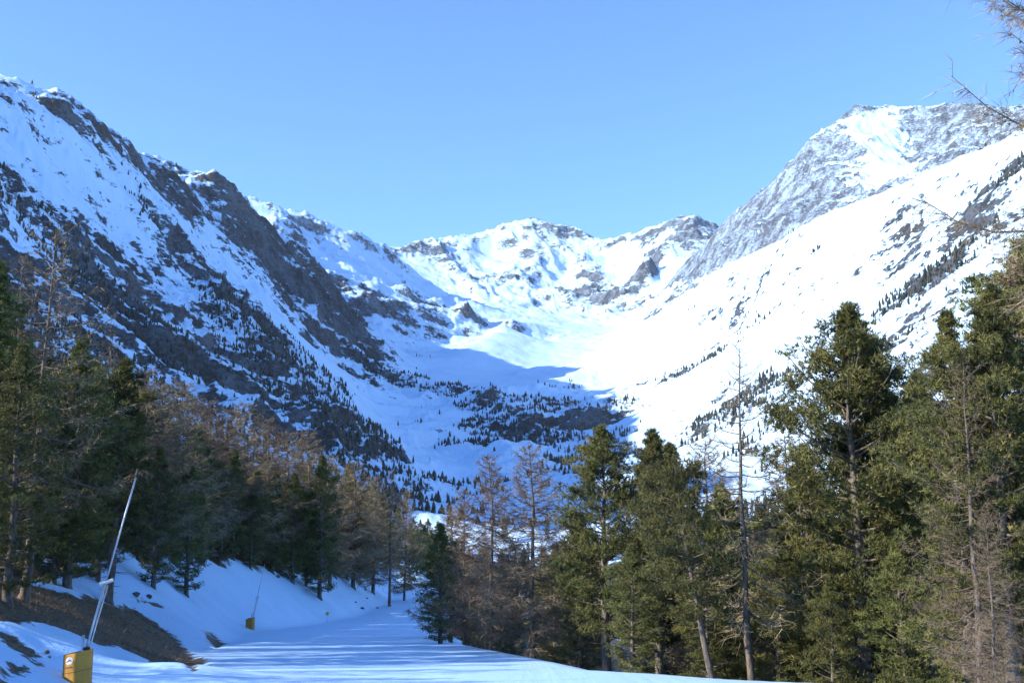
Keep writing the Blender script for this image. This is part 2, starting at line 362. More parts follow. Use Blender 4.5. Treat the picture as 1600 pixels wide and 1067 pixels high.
for a in list(range(-60, -8, 6)) + list(range(-8, 61, 6)):             # ground just beyond the near slope
    x0, y0 = 420*math.sin(R_(a)), 420*math.cos(R_(a)); zz = float(near_z(np.array([x0]), np.array([y0]))[0][0])
    CP.append((x0, y0, zz)); CV.append((-0.1, 0.85, .2, 0)); CR.append(5)
CP = np.array(CP, np.float64); CV = np.array(CV, np.float64); CR = np.array(CR)
# thin out points that nearly coincide
keep = []
for i in range(len(CP)):
    if not keep or np.min(np.hypot(CP[keep, 0]-CP[i, 0], CP[keep, 1]-CP[i, 1])) > 42: keep.append(i)
CP, CV, CR = CP[keep], CV[keep], CR[keep]
def rbf_fit(P, val, lam):
    n = len(P); D = np.hypot(P[:, None, 0]-P[None, :, 0], P[:, None, 1]-P[None, :, 1])
    A = np.zeros((n+3, n+3)); A[:n, :n] = -D + lam*np.eye(n)
    A[:n, n] = 1; A[:n, n+1] = P[:, 0]/1000; A[:n, n+2] = P[:, 1]/1000; A[n:, :n] = A[:n, n:].T
    B = np.zeros((n+3, val.shape[1])); B[:n] = val
    return np.linalg.solve(A, B)
rough_c = CV[:, 2]
fl_c = np.isin(CR, [0, 1]).astype(float); fp_c = np.where(CR == 3, 1.0, np.where(CR == 2, 0.6, 0.0))
zc = CP[:, 2] - far_noise(CP[:, 0], CP[:, 1], rough_c, fl_c, fp_c)
WZ = rbf_fit(CP, np.column_stack([zc, CV, fl_c, fp_c]), 0.0)
def rbf_eval(x, y):
    n = len(CP); out = np.empty((len(x), 7), np.float32); reg = np.empty(len(x), np.int32)
    px, py = CP[:, 0].astype(np.float32), CP[:, 1].astype(np.float32); Wf = WZ.astype(np.float32)
    for s in range(0, len(x), 40000):
        xs, ys = x[s:s+40000].astype(np.float32), y[s:s+40000].astype(np.float32)
        D = np.sqrt((xs[:, None]-px[None])**2 + (ys[:, None]-py[None])**2)
        out[s:s+40000] = -D @ Wf[:n] + Wf[n] + (xs/1000)[:, None]*Wf[n+1] + (ys/1000)[:, None]*Wf[n+2]
        reg[s:s+40000] = CR[np.argmin(D, 1)]
    return out, reg
def far_eval(x, y):
    o, reg = rbf_eval(x, y)
    rough = np.clip(o[:, 3], 0.1, 1.4)
    return o[:, 0] + far_noise(x, y, rough, np.clip(o[:, 5], 0, 1), np.clip(o[:, 6], 0, 1)), o[:, 1], np.clip(o[:, 2], 0, 1), np.clip(o[:, 4], 0, 1), reg
B0, B1 = 360.0, 760.0
def ground_z(x, y):
    x = np.atleast_1d(np.asarray(x, float)); y = np.atleast_1d(np.asarray(y, float))
    R = np.hypot(x, y); zn = near_z(x, y)[0]
    k = sstep(B0, B1, R)
    out = zn.copy(); f = k > 0
    if f.any(): out[f] = zn[f]*(1-k[f]) + far_eval(x[f], y[f])[0]*k[f]
    return out
def gz(x, y): return float(ground_z(x, y)[0])

def unproject(px, py, r0=12.0, r1=600.0):
    """where the ray through a photo pixel meets the ground"""
    a, t = px_dir(px, py); R = np.exp(np.linspace(math.log(r0), math.log(r1), 1500))
    x, y = R*math.sin(a), R*math.cos(a); d = CAMZ + R*t - ground_z(x, y)
    i = np.argmax(d < 0)
    return x[i], y[i]

# ------------------------------------------------------------------ build the near sheet
def polar_grid(az, Rr):
    A, RR = np.meshgrid(az, Rr, indexing='xy')
    x, y = (RR*np.sin(A)).ravel(), (RR*np.cos(A)).ravel()
    nr, nc = RR.shape
    i = np.arange(nr*nc).reshape(nr, nc)
    q = np.stack([i[:-1, :-1].ravel(), i[:-1, 1:].ravel(), i[1:, 1:].ravel(), i[1:, :-1].ravel()], 1)
    return x, y, q
RSPLIT = 600.0
azN = R_(1)*np.concatenate([np.linspace(-180, -36, 90, endpoint=False), np.linspace(-36, 36, 560, endpoint=False), np.linspace(36, 180, 91)])
rN = np.concatenate([np.linspace(0.4, 12, 14, endpoint=False), np.exp(np.linspace(math.log(12), math.log(120), 230, endpoint=False)), np.exp(np.linspace(math.log(120), math.log(RSPLIT), 110))])
x, y, q = polar_grid(azN, rN)
zn, tL, sR = near_z(x, y)
z = ground_z(x, y)
def in_poly(x, y, poly):
    c = np.zeros(len(x), bool); n = len(poly)
    for i in range(n):
        (x1, y1), (x2, y2) = poly[i], poly[(i+1) % n]
        with np.errstate(divide='ignore', invalid='ignore'):
            c ^= ((y1 > y) != (y2 > y)) & (x < (x2-x1)*(y-y1)/(y2-y1+1e-12) + x1)
    return c
def poly_dist(x, y, poly):
    d = np.full(len(x), 1e9); n = len(poly)
    for i in range(n):
        a = np.array(poly[i]); b = np.array(poly[(i+1) % n]); ab = b-a
        t = np.clip(((x-a[0])*ab[0] + (y-a[1])*ab[1])/(ab@ab+1e-9), 0, 1)
        d = np.minimum(d, np.hypot(x-a[0]-t*ab[0], y-a[1]-t*ab[1]))
    return np.where(in_poly(x, y, poly), d, -d)
PATCHES = [[(-140,930),(0,905),(120,930),(205,945),(262,985),(325,1032),(300,1048),(235,1030),(185,1008),(150,1004),(110,985),(70,972),(30,972),(0,968),(-140,985)],
           [(0,985),(20,990),(48,1012),(66,1030),(60,1040),(40,1020),(0,1002)], [(0,1045),(22,1036),(44,1040),(20,1055),(0,1067)],
           [(318,985),(335,990),(350,1005),(340,1012),(325,1000)], [(205,930),(250,945),(255,950),(215,938)],
           [(620,880),(632,890),(650,905),(640,906),(625,895)], [(625,912),(640,910),(648,920),(632,922)]]
bare = np.full(len(x), -1.0)
for pp in PATCHES:
    poly = [unproject(*p) for p in pp]
    bare = np.maximum(bare, np.clip(poly_dist(x, y, poly)/1.0, -1, 1))
rr = np.hypot(x, y)
forest_floor = sstep(6.5, 10, tL)*(0.20 + 0.9*fbm(x, y, 9.0, 3)) - (1-sstep(6.5, 10, tL))
forest_floor = np.maximum(forest_floor, sstep(3, 6, sR)*(0.5 + 0.8*fbm(x, y, 8.0, 3)) - (1-sstep(3, 6, sR)))
bare = np.maximum(bare, np.clip(forest_floor, -1, 1))
bareA = np.clip(0.5 + 0.5*bare, 0, 1)
litter = np.clip(0.15*sstep(-1, 1, tL) + 0.85*sstep(0.5, 4, tL), 0, 1) + sstep(1, 4, sR)
z = z - 0.14*sstep(0.4, 0.7, bareA)
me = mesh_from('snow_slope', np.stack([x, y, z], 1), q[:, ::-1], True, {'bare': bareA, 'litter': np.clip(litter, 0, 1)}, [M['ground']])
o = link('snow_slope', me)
tag(o, 'blue shaded snow of the ski run with its bank and forest floor', kind='structure')

# ------------------------------------------------------------------ build the mountains, one mesh per massif
azF = R_(1)*np.concatenate([np.linspace(-80, -29, 110, endpoint=False), np.linspace(-29, 29, 800, endpoint=False), np.linspace(29, 44, 71)])
rF = np.concatenate([np.exp(np.linspace(math.log(RSPLIT-6), math.log(1000), 70, endpoint=False)), np.exp(np.linspace(math.log(1000), math.log(7200), 520, endpoint=False)), np.exp(np.linspace(math.log(7200), math.log(9600), 24))])
x, y, q = polar_grid(azF, rF)
zf, rock, wood, pale, reg = far_eval(x, y)
k = sstep(B0, B1, np.hypot(x, y)); zf = np.where(k < 1, near_z(x, y)[0]*(1-k) + zf*k, zf)
z = zf
q = q[:, ::-1]
V = np.stack([x, y, z], 1); V_ALL = V
e1 = V[q[:, 2]] - V[q[:, 0]]; e2 = V[q[:, 3]] - V[q[:, 1]]; fn = np.cross(e1, e2)
vn = np.zeros_like(V)
for c in range(4):
    for d in range(3): vn[:, d] += np.bincount(q[:, c], fn[:, d], len(V))
vn /= np.linalg.norm(vn, axis=1, keepdims=True) + 1e-9
rock = rock - 0.07*np.isin(reg, [0, 1])
LAB = {'left_mountain': 'shaded left mountain of snow and dark rock rising above the forest',
       'second_mountain': 'paler second mountain behind the left ridge with speckled snowy face',
       'glacier_mountain': 'far glacier mountain with sunlit snow domes at the valley head',
       'rock_peak': 'tall grey rock peak dusted with snow at upper right',
       'right_mountain': 'bright sunlit snow flank filling the right side of the valley',
       'valley': 'snowy valley floor with moraine ridge and gorge headwall'}
fr = reg[q[:, 0]]
for ri, nm in enumerate(REG):
    fq = q[fr == ri]
    if not len(fq): continue
    ids, inv = np.unique(fq, return_inverse=True)
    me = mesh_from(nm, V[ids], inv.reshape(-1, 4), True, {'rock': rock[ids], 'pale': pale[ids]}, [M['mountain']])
    me.normals_split_custom_set_from_vertices(vn[ids].astype(np.float32))
    tag(link(nm if nm != 'valley' else 'valley_floor', me), LAB[nm], kind='structure')

# ------------------------------------------------------------------ far wood on the mountain sides: one mass
rs = np.random.RandomState(11)
n = 150000
az = R_(1)*rs.uniform(-33, 33, n); RR = np.sqrt(rs.uniform(480.0**2, 3300.0**2, n))
xx, yy = RR*np.sin(az), RR*np.cos(az)
zz, rk_, wd_, pl_, rg_ = far_eval(xx, yy)
kk = sstep(B0, B1, RR); zz = np.where(kk < 1, near_z(xx, yy)[0]*(1-kk) + zz*kk, zz)
clump = fbm(xx, yy, 260, 3)*1.0 + fbm(xx+333, yy, 45, 2)*0.35
prob = sstep(0.38, 0.70, wd_ + 0.60*clump)*0.9 + 0.004*(wd_ > 0.12)
ok = rs.uniform(0, 1, n) < prob
xx, yy, zz, RR = xx[ok], yy[ok], zz[ok], RR[ok]
nT = len(xx)
hh = 4.2 + 8.0*rs.uniform(0, 1, nT)**1.3; rad = hh*rs.uniform(0.10, 0.25, nT); larchy = rs.uniform(0, 1, nT) < 0.22
vv = np.where(larchy, rs.uniform(0.8, 1.0, nT), rs.uniform(0, 0.6, nT))
ns = 5
ring = np.arange(ns)*2*np.pi/ns
Vt, Ft = [], []
def far_ring(zf, rf, tw):
    j = rs.uniform(0.7, 1.3, (nT, ns)); a = ring[None] + tw + rs.uniform(-.3, .3, (nT, 1))
    return np.stack([xx[:, None] + rad[:, None]*rf*j*np.cos(a), yy[:, None] + rad[:, None]*rf*j*np.sin(a), (zz - 0.6)[:, None] + hh[:, None]*(zf + rs.uniform(-.03, .03, (nT, ns)))], 2)
rings = [far_ring(0.05, 0.75, 0), far_ring(0.33, 1.0, .3), far_ring(0.62, 0.72, .7), far_ring(0.85, 0.38, .2)]
tip = np.stack([xx, yy, zz + hh], 1)[:, None]
Vt = np.concatenate(rings + [tip], 1).reshape(-1, 3); per = ns*4 + 1
base = (np.arange(nT)*per)[:, None]
tri = []
for lev in range(3):
    for i in range(ns):
        a0, a1 = lev*ns+i, lev*ns+(i+1) % ns; b0, b1 = a0+ns, a1+ns
        tri += [(a0, a1, b1), (a0, b1, b0)]
for i in range(ns): tri.append((3*ns+i, 3*ns+(i+1) % ns, 4*ns))
tri = np.array(tri)
Ft = (base[:, :, None] + tri[None]).reshape(-1, 3)
me = mesh_from('far_wood', Vt, Ft, False, {'v': np.repeat(vv, per)}, [M['far']])
tag(link('far_wood', me), 'scattered dark conifers dotting the distant mountain sides', kind='stuff')
print('far trees', nT)

# ------------------------------------------------------------------ tree prototypes
def tube(pts, rad, ns=6):
    pts = np.asarray(pts, float); n = len(pts)
    d = np.gradient(pts, axis=0); d /= np.linalg.norm(d, axis=1, keepdims=True) + 1e-9
    up = np.where(np.abs(d[:, 2:3]) > 0.9, np.array([[1.0, 0, 0]]), np.array([[0, 0, 1.0]]))
    a = np.cross(d, up); a /= np.linalg.norm(a, axis=1, keepdims=True) + 1e-9; b = np.cross(d, a)
    t = np.arange(ns)*2*np.pi/ns
    V = pts[:, None] + np.asarray(rad)[:, None, None]*(np.cos(t)[None, :, None]*a[:, None] + np.sin(t)[None, :, None]*b[:, None])
    Fc = []
    for i in range(n-1):
        for j in range(ns):
            p, q_ = i*ns+j, i*ns+(j+1) % ns
            Fc += [(p, q_, q_+ns), (p, q_+ns, p+ns)]
    return V.reshape(-1, 3), np.array(Fc, np.int64)
class Acc:
    def __init__(s): s.V, s.F, s.A, s.n = [], [], [], 0
    def add(s, V, Fc, v=0.5):
        s.V.append(V); s.F.append(np.asarray(Fc) + s.n); s.A.append(np.broadcast_to(v, (len(V),))); s.n += len(V)
    def mesh(s, name, mat, smooth=True):
        return mesh_from(name, np.concatenate(s.V), np.concatenate(s.F), smooth, {'v': np.concatenate(s.A)}, [mat])
def blades(P, D, ln, wd, v, acc, bend=None):
    """one thin triangle from each point P along D"""
    n = len(P); D = D/(np.linalg.norm(D, axis=1, keepdims=True)+1e-9)
    r = rs.normal(size=(n, 3)); sd = np.cross(D, r); sd /= np.linalg.norm(sd, axis=1, keepdims=True)+1e-9
    ln = np.broadcast_to(ln, (n,))[:, None]; wd = np.broadcast_to(wd, (n,))[:, None]
    V = np.stack([P - sd*wd/2, P + sd*wd/2, P + D*ln], 1).reshape(-1, 3)
    acc.add(V, np.arange(3*n).reshape(-1, 3), np.repeat(v, 3))
def trunk_path(H, wig, rs, n=14):
    t = np.linspace(0, 1, n); ox = np.cumsum(rs.normal(0, wig, n)); oy = np.cumsum(rs.normal(0, wig, n))
    ox -= ox[0]; oy -= oy[0]
    return np.stack([ox, oy, t*H], 1)
def unit(v): return v/(np.linalg.norm(v, axis=-1, keepdims=True)+1e-9)

def stone_pine(seed, H=14.0, Rm=2.7, cb=0.12, nb=100, ntuft=11500, slim=0.0, dead=14):
    rs = np.random.RandomState(seed)
    tr, br, cr = Acc(), Acc(), Acc()
    tp = trunk_path(H*0.985, 0.05, rs); tr.add(*tube(tp, np.linspace(0.019*H, 0.02, len(tp)), 9))
    fl = tube([(0, 0, -0.6), (0, 0, 0.25)], [0.034*H, 0.020*H], 9); tr.add(*fl)
    def prof(t):
        a = np.clip((t-cb)/(1-cb), 0, 1)
        return (0.34 + 0.66*np.sin(np.pi*np.clip(a*0.9+0.12, 0, 1))**0.8)*np.clip((1-a)*3.2, 0.10, 1)**0.75*(1-slim*a)
    cents, cw, cdir = [], [], []
    for i in range(nb):
        t = cb + (1-cb)*((i+rs.uniform(0, 1))/nb)**0.92*0.985
        az = i*2.39996 + rs.uniform(-.5, .5); Ln = Rm*float(prof(t))*rs.uniform(0.48, 1.22)
        el = R_(-8 + 62*((t-cb)/(1-cb))**1.3 + rs.uniform(-10, 10))
        o = np.array([np.interp(t*H, tp[:, 2], tp[:, 0]), np.interp(t*H, tp[:, 2], tp[:, 1]), t*H])
        u = np.linspace(0, 1, 6); h = Ln*u*math.cos(el); zz = Ln*u*math.sin(el) + 0.30*Ln*u**2.2 - 0.06*Ln*u
        P = o + np.stack([h*math.cos(az), h*math.sin(az), zz], 1)
        br.add(*tube(P, np.linspace(0.010*H*(1-t*0.75)*0.5+0.012, 0.012, 6), 4))
        nc = max(2, int(Ln*3.0))
        for c in range(nc):
            f = rs.uniform(0.25, 1.0)**0.7; p = np.array([np.interp(f, u, P[:, k]) for k in range(3)])
            side = np.array([-math.sin(az), math.cos(az), 0])*rs.normal(0, 0.16*Ln)*(0.4+f)
            cents.append(p + side + np.array([0, 0, rs.uniform(-.05, .22)])); cw.append(0.22 + 0.09*Ln)
            cdir.append(np.array([math.cos(az)*0.75, math.sin(az)*0.75, 0.65]))
    cents, cw, cdir = np.array(cents), np.array(cw), np.array(cdir)
    for k in range(30):                                                  # dense rounded top round the leader
        dz = 0.02 + 2.6*(k/30); rr_ = 0.10 + 0.28*dz
        a_ = k*2.4; cents = np.vstack([cents, tp[-1] + np.array([rr_*math.cos(a_), rr_*math.sin(a_), -dz])]); cw = np.append(cw, 0.20 + 0.09*dz); cdir = np.vstack([cdir, [0.4*math.cos(a_), 0.4*math.sin(a_), 1]])
    idx = rs.randint(0, len(cents), ntuft)
    tc_ = cents[idx] + rs.normal(size=(ntuft, 3))*np.array([1, 1, 0.5])*cw[idx, None]*0.52
    vt = np.clip(0.42 + 0.22*rs.normal(size=len(cents)), 0.05, 0.95)[idx]*0.8 + rs.uniform(0, 0.25, ntuft)
    nn = 8
    Dt = unit(cdir[idx] + rs.normal(size=(ntuft, 3))*0.35)
    P = np.repeat(tc_, nn, 0) + rs.normal(size=(ntuft*nn, 3))*0.02
    D = np.repeat(Dt, nn, 0)*0.75 + unit(rs.normal(size=(ntuft*nn, 3)))*0.85
    blades(P, D, rs.uniform(0.12, 0.23, ntuft*nn), rs.uniform(0.024, 0.042, ntuft*nn), np.clip(np.repeat(vt, nn), 0, 1), cr)
    for i in range(dead):                                                # dead snags low on the trunk
        t = rs.uniform(0.05, cb+0.2); az = rs.uniform(0, 6.28); Ln = rs.uniform(0.5, 1.5)
        u = np.linspace(0, 1, 5); P = np.array([0, 0, t*H]) + np.stack([Ln*u*math.cos(az), Ln*u*math.sin(az), -0.35*Ln*u + 0.25*Ln*u**2], 1)
        br.add(*tube(P, np.linspace(0.03, 0.006, 5), 3))
    return dict(kind='stone_pine', H=H, W=Rm, parts=[('trunk', tr.mesh('trunk', M['bark'])), ('branches', br.mesh('branches', M['bark'])), ('crown', cr.mesh('crown', M['pine'], False))])

def larch(seed, H=14.0, Rm=2.9, cb=0.10, nb=120, dens=1.0, cones=0, top_open=0.0, tw=0.026, thick=1.0):
    rs = np.random.RandomState(seed)
    tr, br, cr = Acc(), Acc(), Acc()
    tp = trunk_path(H, 0.035, rs); tr.add(*tube(tp, np.linspace(0.0115*H, 0.012, len(tp)), 9))
    tr.add(*tube([(0, 0, -0.6), (0, 0, 0.25)], [0.021*H, 0.0125*H], 9))
    cone_p = []
    for i in range(nb):
        a = (i+rs.uniform(0, 1))/nb; t = cb + (1-cb)*a**0.95*0.99
        az = i*2.39996 + rs.uniform(-.6, .6); Ln = Rm*(0.10 + 0.90*(1-a)**0.72)*rs.uniform(0.55, 1.2)*min(1, 0.6+a*3)
        el = R_(-14 + 48*a**1.5 + rs.uniform(-9, 9))
        o = np.array([np.interp(t*H, tp[:, 2], tp[:, 0]), np.interp(t*H, tp[:, 2], tp[:, 1]), t*H])
        u = np.linspace(0, 1, 7); sag = 0.20*(1-a)
        h = Ln*u*math.cos(el); zz = Ln*u*math.sin(el) - sag*Ln*np.sin(u*np.pi*0.8) + 0.34*Ln*u**3
        wob = np.cumsum(rs.normal(0, 0.03*Ln, 7)); wob -= wob[0]
        P = o + np.stack([h*math.cos(az) - wob*math.sin(az), h*math.sin(az) + wob*math.cos(az), zz], 1)
        br.add(*tube(P, thick*np.linspace(0.012 + 0.028*(1-a)*H/14, 0.007, 7), 4))
        m = int(Ln*21*dens*(1 - top_open*a)) + 3
        f = rs.uniform(0.12, 1.0, m)**0.85; B = np.stack([np.interp(f, u, P[:, k]) for k in range(3)], 1)
        fw = np.array([math.cos(az), math.sin(az), 0.15]); sd = np.array([-math.sin(az), math.cos(az), 0])
        sg = np.where(rs.uniform(size=m) < .5, -1, 1)[:, None]
        D = unit(fw*rs.uniform(0.2, 1.0, (m, 1)) + sd*sg*rs.uniform(0.3, 1.0, (m, 1)) + np.array([0, 0, 1])*rs.normal(-0.30 + 0.5*a, 0.4, (m, 1)))
        ln = rs.uniform(0.25, 0.80, m)*(0.45 + 0.65*(1-a)); vb = np.clip(rs.uniform(0.1, 0.8) + rs.normal(0, .15, m), 0, 1)
        blades(B, D, ln, tw*1.1, vb, cr); blades(B, D, ln, tw*1.1, vb, cr)
        for k in range(5):                                               # side shoots
            g = rs.uniform(0.15, 0.95, (m, 1)); D2 = unit(D + rs.normal(size=(m, 3))*0.75 + np.array([0, 0, -0.12]))
            blades(B + D*ln[:, None]*g, D2, ln*rs.uniform(0.3, 0.8, m), tw*0.9, np.clip(vb + rs.normal(0, .18, m), 0, 1), cr)
        if cones: cone_p.append(B[rs.uniform(size=m) < cones] + rs.normal(0, .05, ((1), 3)))
    parts = [('trunk', tr.mesh('trunk', M['larchbark'])), ('branches', br.mesh('branches', M['larchbark'])), ('crown', cr.mesh('crown', M['larch'], False))]
    if cones:
        ca = Acc()
        oc = np.array([(1,0,0),(-1,0,0),(0,1,0),(0,-1,0),(0,0,1.3),(0,0,-1.0)])*0.022
        of = np.array([(0,2,4),(2,1,4),(1,3,4),(3,0,4),(2,0,5),(1,2,5),(3,1,5),(0,3,5)])
        for c in np.concatenate(cone_p): ca.add(oc + c, of)
        parts.append(('cones', ca.mesh('cones', M['conescale'])))
    return dict(kind='larch', H=H, W=Rm, parts=parts)
PR = dict(pA=stone_pine(1, Rm=2.6, cb=0.20, dead=26), pB=stone_pine(2, Rm=2.3, cb=0.22, nb=94, ntuft=10500, dead=26), pC=stone_pine(3, Rm=2.8, cb=0.34, nb=76, ntuft=8000, dead=30), pD=stone_pine(4, Rm=2.0, cb=0.04, nb=120, ntuft=9000, slim=0.45, dead=4),
          pE=stone_pine(5, Rm=2.7, cb=0.05, nb=100, ntuft=9000),
          lA=larch(11), lB=larch(12, Rm=3.1, dens=1.1), lC=larch(13, Rm=2.8, cb=0.28, nb=80, dens=0.5, top_open=0.8, tw=0.015), lD=larch(14, Rm=3.0, nb=110, dens=0.75, top_open=0.5, tw=0.014),
          lS=larch(16, Rm=3.4, cb=0.25, nb=70, dens=0.55, top_open=0.3, tw=0.020, thick=1.5),
          lH=larch(15, H=22, Rm=4.4, cb=0.36, nb=150, dens=1.5, cones=0.04, tw=0.013))
protos_used = set()
def tree(pr, x, y, H, label, group=None, wide=1.0, lean=(0, 0), rz=None, sink=0.15):
    p = PR[pr]; rz = random.uniform(0, 6.28) if rz is None else rz
    e = bpy.data.objects.new(p['kind'] + '_tree', None); COL.objects.link(e); e.empty_display_size = 0.5
    s_ = H/p['H']
    e.location = (x, y, gz(x, y) - sink); e.rotation_euler = (lean[0], lean[1], rz); e.scale = (s_*wide, s_*wide, s_)
    tag(e, label, 'tree', group)
    for nm, me_ in p['parts']:
        c = bpy.data.objects.new(nm, me_); COL.objects.link(c); c.parent = e
        if nm != 'trunk': c['kind'] = 'stuff'
    return e
def tree_px(pr, px, py, R, label, group=None, **kw):
    x, y, zt = at(px, py, R)
    return tree(pr, x, y, max(2.0, zt - gz(x, y) + 0.15), label, group, **kw)
random.seed(5)

GR = 'trees in the stand right of the piste'
RIGHT = [
 ('pE', 690, 818, 64, 1.12, 'small dense dark green stone pine at the bend of the piste'),
 ('lB', 768, 712, 57, 1.25, 'brown bare larch, left of the tall pair beyond the small dense pine'),
 ('lB', 832, 697, 51, 1.4, 'brown bare larch, right of the tall pair, next to the big middle pines'),
 ('lA', 728, 765, 70, 1.2, 'shorter brown larch just right of the small dense pine'),
 ('lB', 706, 790, 78, 1.4, 'faint brown larch top peeping over the small dense pine'),
 ('pE', 800, 905, 60, 1.1, 'low green stone pine between the two tall brown larch trunks'),
 ('pE', 745, 925, 61, 1.1, 'low green stone pine at the snow edge left of the larch trunks'),
 ('pE', 868, 850, 55, 1.1, 'low stone pine filling the gap right of the tall larch pair'),
 ('pA', 945, 670, 46, 1.05, 'tall round topped stone pine with dark crown in the middle of the stand'),
 ('pB', 1022, 674, 45, 0.95, 'tall lighter stone pine just right of the dark round topped one'),
 ('pE', 905, 800, 48, 1.0, 'olive green stone pine leaning against the left of the round topped one'),
 ('pE', 985, 850, 41, 1.1, 'bushy low stone pine in front of the two tall middle pines'),
 ('lB', 1100, 690, 49, 1.3, 'brown larch behind the leaning trunk'),
 ('lC', 1158, 540, 39.5, 1.0, 'tall sparse larch with straight bare top against the white slope'),
 ('lA', 1215, 680, 50, 1.3, 'brown larch between the sparse tall larch and the largest pine'),
 ('pB', 1125, 760, 45, 1.0, 'slim stone pine left of the sparse tall larch'),
 ('pE', 1100, 880, 44, 1.0, 'low dark stone pine under the leaning trunk'),
 ('pE', 1210, 830, 43, 1.0, 'low olive stone pine left of the largest pine'),
 ('pA', 1318, 484, 41, 0.95, 'largest dark green stone pine with broad dense crown'),
 ('pB', 1366, 528, 43, 0.85, 'second dark stone pine close behind the right of the largest one'),
 ('pB', 1262, 700, 46, 0.9, 'middle sized stone pine hiding behind the left of the largest pine'),
 ('pC', 1425, 590, 45, 0.9, 'stone pine with bare lower trunk right of the largest pine'),
 ('pE', 1478, 488, 33, 0.9, 'yellow green stone pine right of the bare trunked one'),
 ('pB', 1540, 455, 32, 0.9, 'yellow green stone pine tangled with straw coloured larch twigs'),
 ('lD', 1500, 560, 31, 1.0, 'straw coloured larch in front of the yellow green pines'),
 ('lA', 1585, 400, 35, 0.8, 'tall straw coloured larch near the right border'),
 ('pA', 1610, 380, 36, 1.0, 'stone pine half cut by the right border'),
 ('pE', 1400, 840, 38, 1.0, 'low stone pine below right of the largest pine'),
 ('pE', 1295, 900, 38, 0.9, 'low stone pine at the foot of the largest pine'),
 ('lD', 1540, 800, 30, 1.0, 'low tangle of bare larch branches at the lower right'),
 ('pE', 1480, 900, 35, 0.9, 'low dark stone pine at the lower right snow edge'),
 ('pE', 1580, 840, 33, 1.0, 'low stone pine in the lower right corner'),
]
for pr, px, py, R, wd, lab in RIGHT: tree_px(pr, px, py, R, lab, GR, wide=wd)
e = tree_px('pC', 1112, 690, 38.0, 'leaning stone pine with long slanting bare trunk', GR, wide=0.8, lean=(0, 0), rz=0.4)
e.rotation_euler = (0, R_(-9), 0)
tree_px('lH', 1730, -520, 28, 'big larch at the right border reaching over the sky with cone bearing branches', GR, rz=1.0)
BR = 'trees behind the stand right of the piste'
for i in range(46):                                                       # second rank, lower on the slope
    R = random.uniform(54, 120); px = random.uniform(740, 1640)
    top = np.interp(px, [740, 850, 900, 1080, 1200, 1400, 1640], [880, 860, 800, 800, 790, 690, 600]) + random.uniform(0, 120)
    lar = random.random() < 0.35
    tree_px(random.choice(['lA', 'lB']) if lar else random.choice(['pA', 'pB', 'pE']), px, top, R,
            ('brown larch showing through gaps low behind the right hand stand' if lar else 'dark stone pine showing through gaps low behind the right hand stand'), BR, wide=1.15)

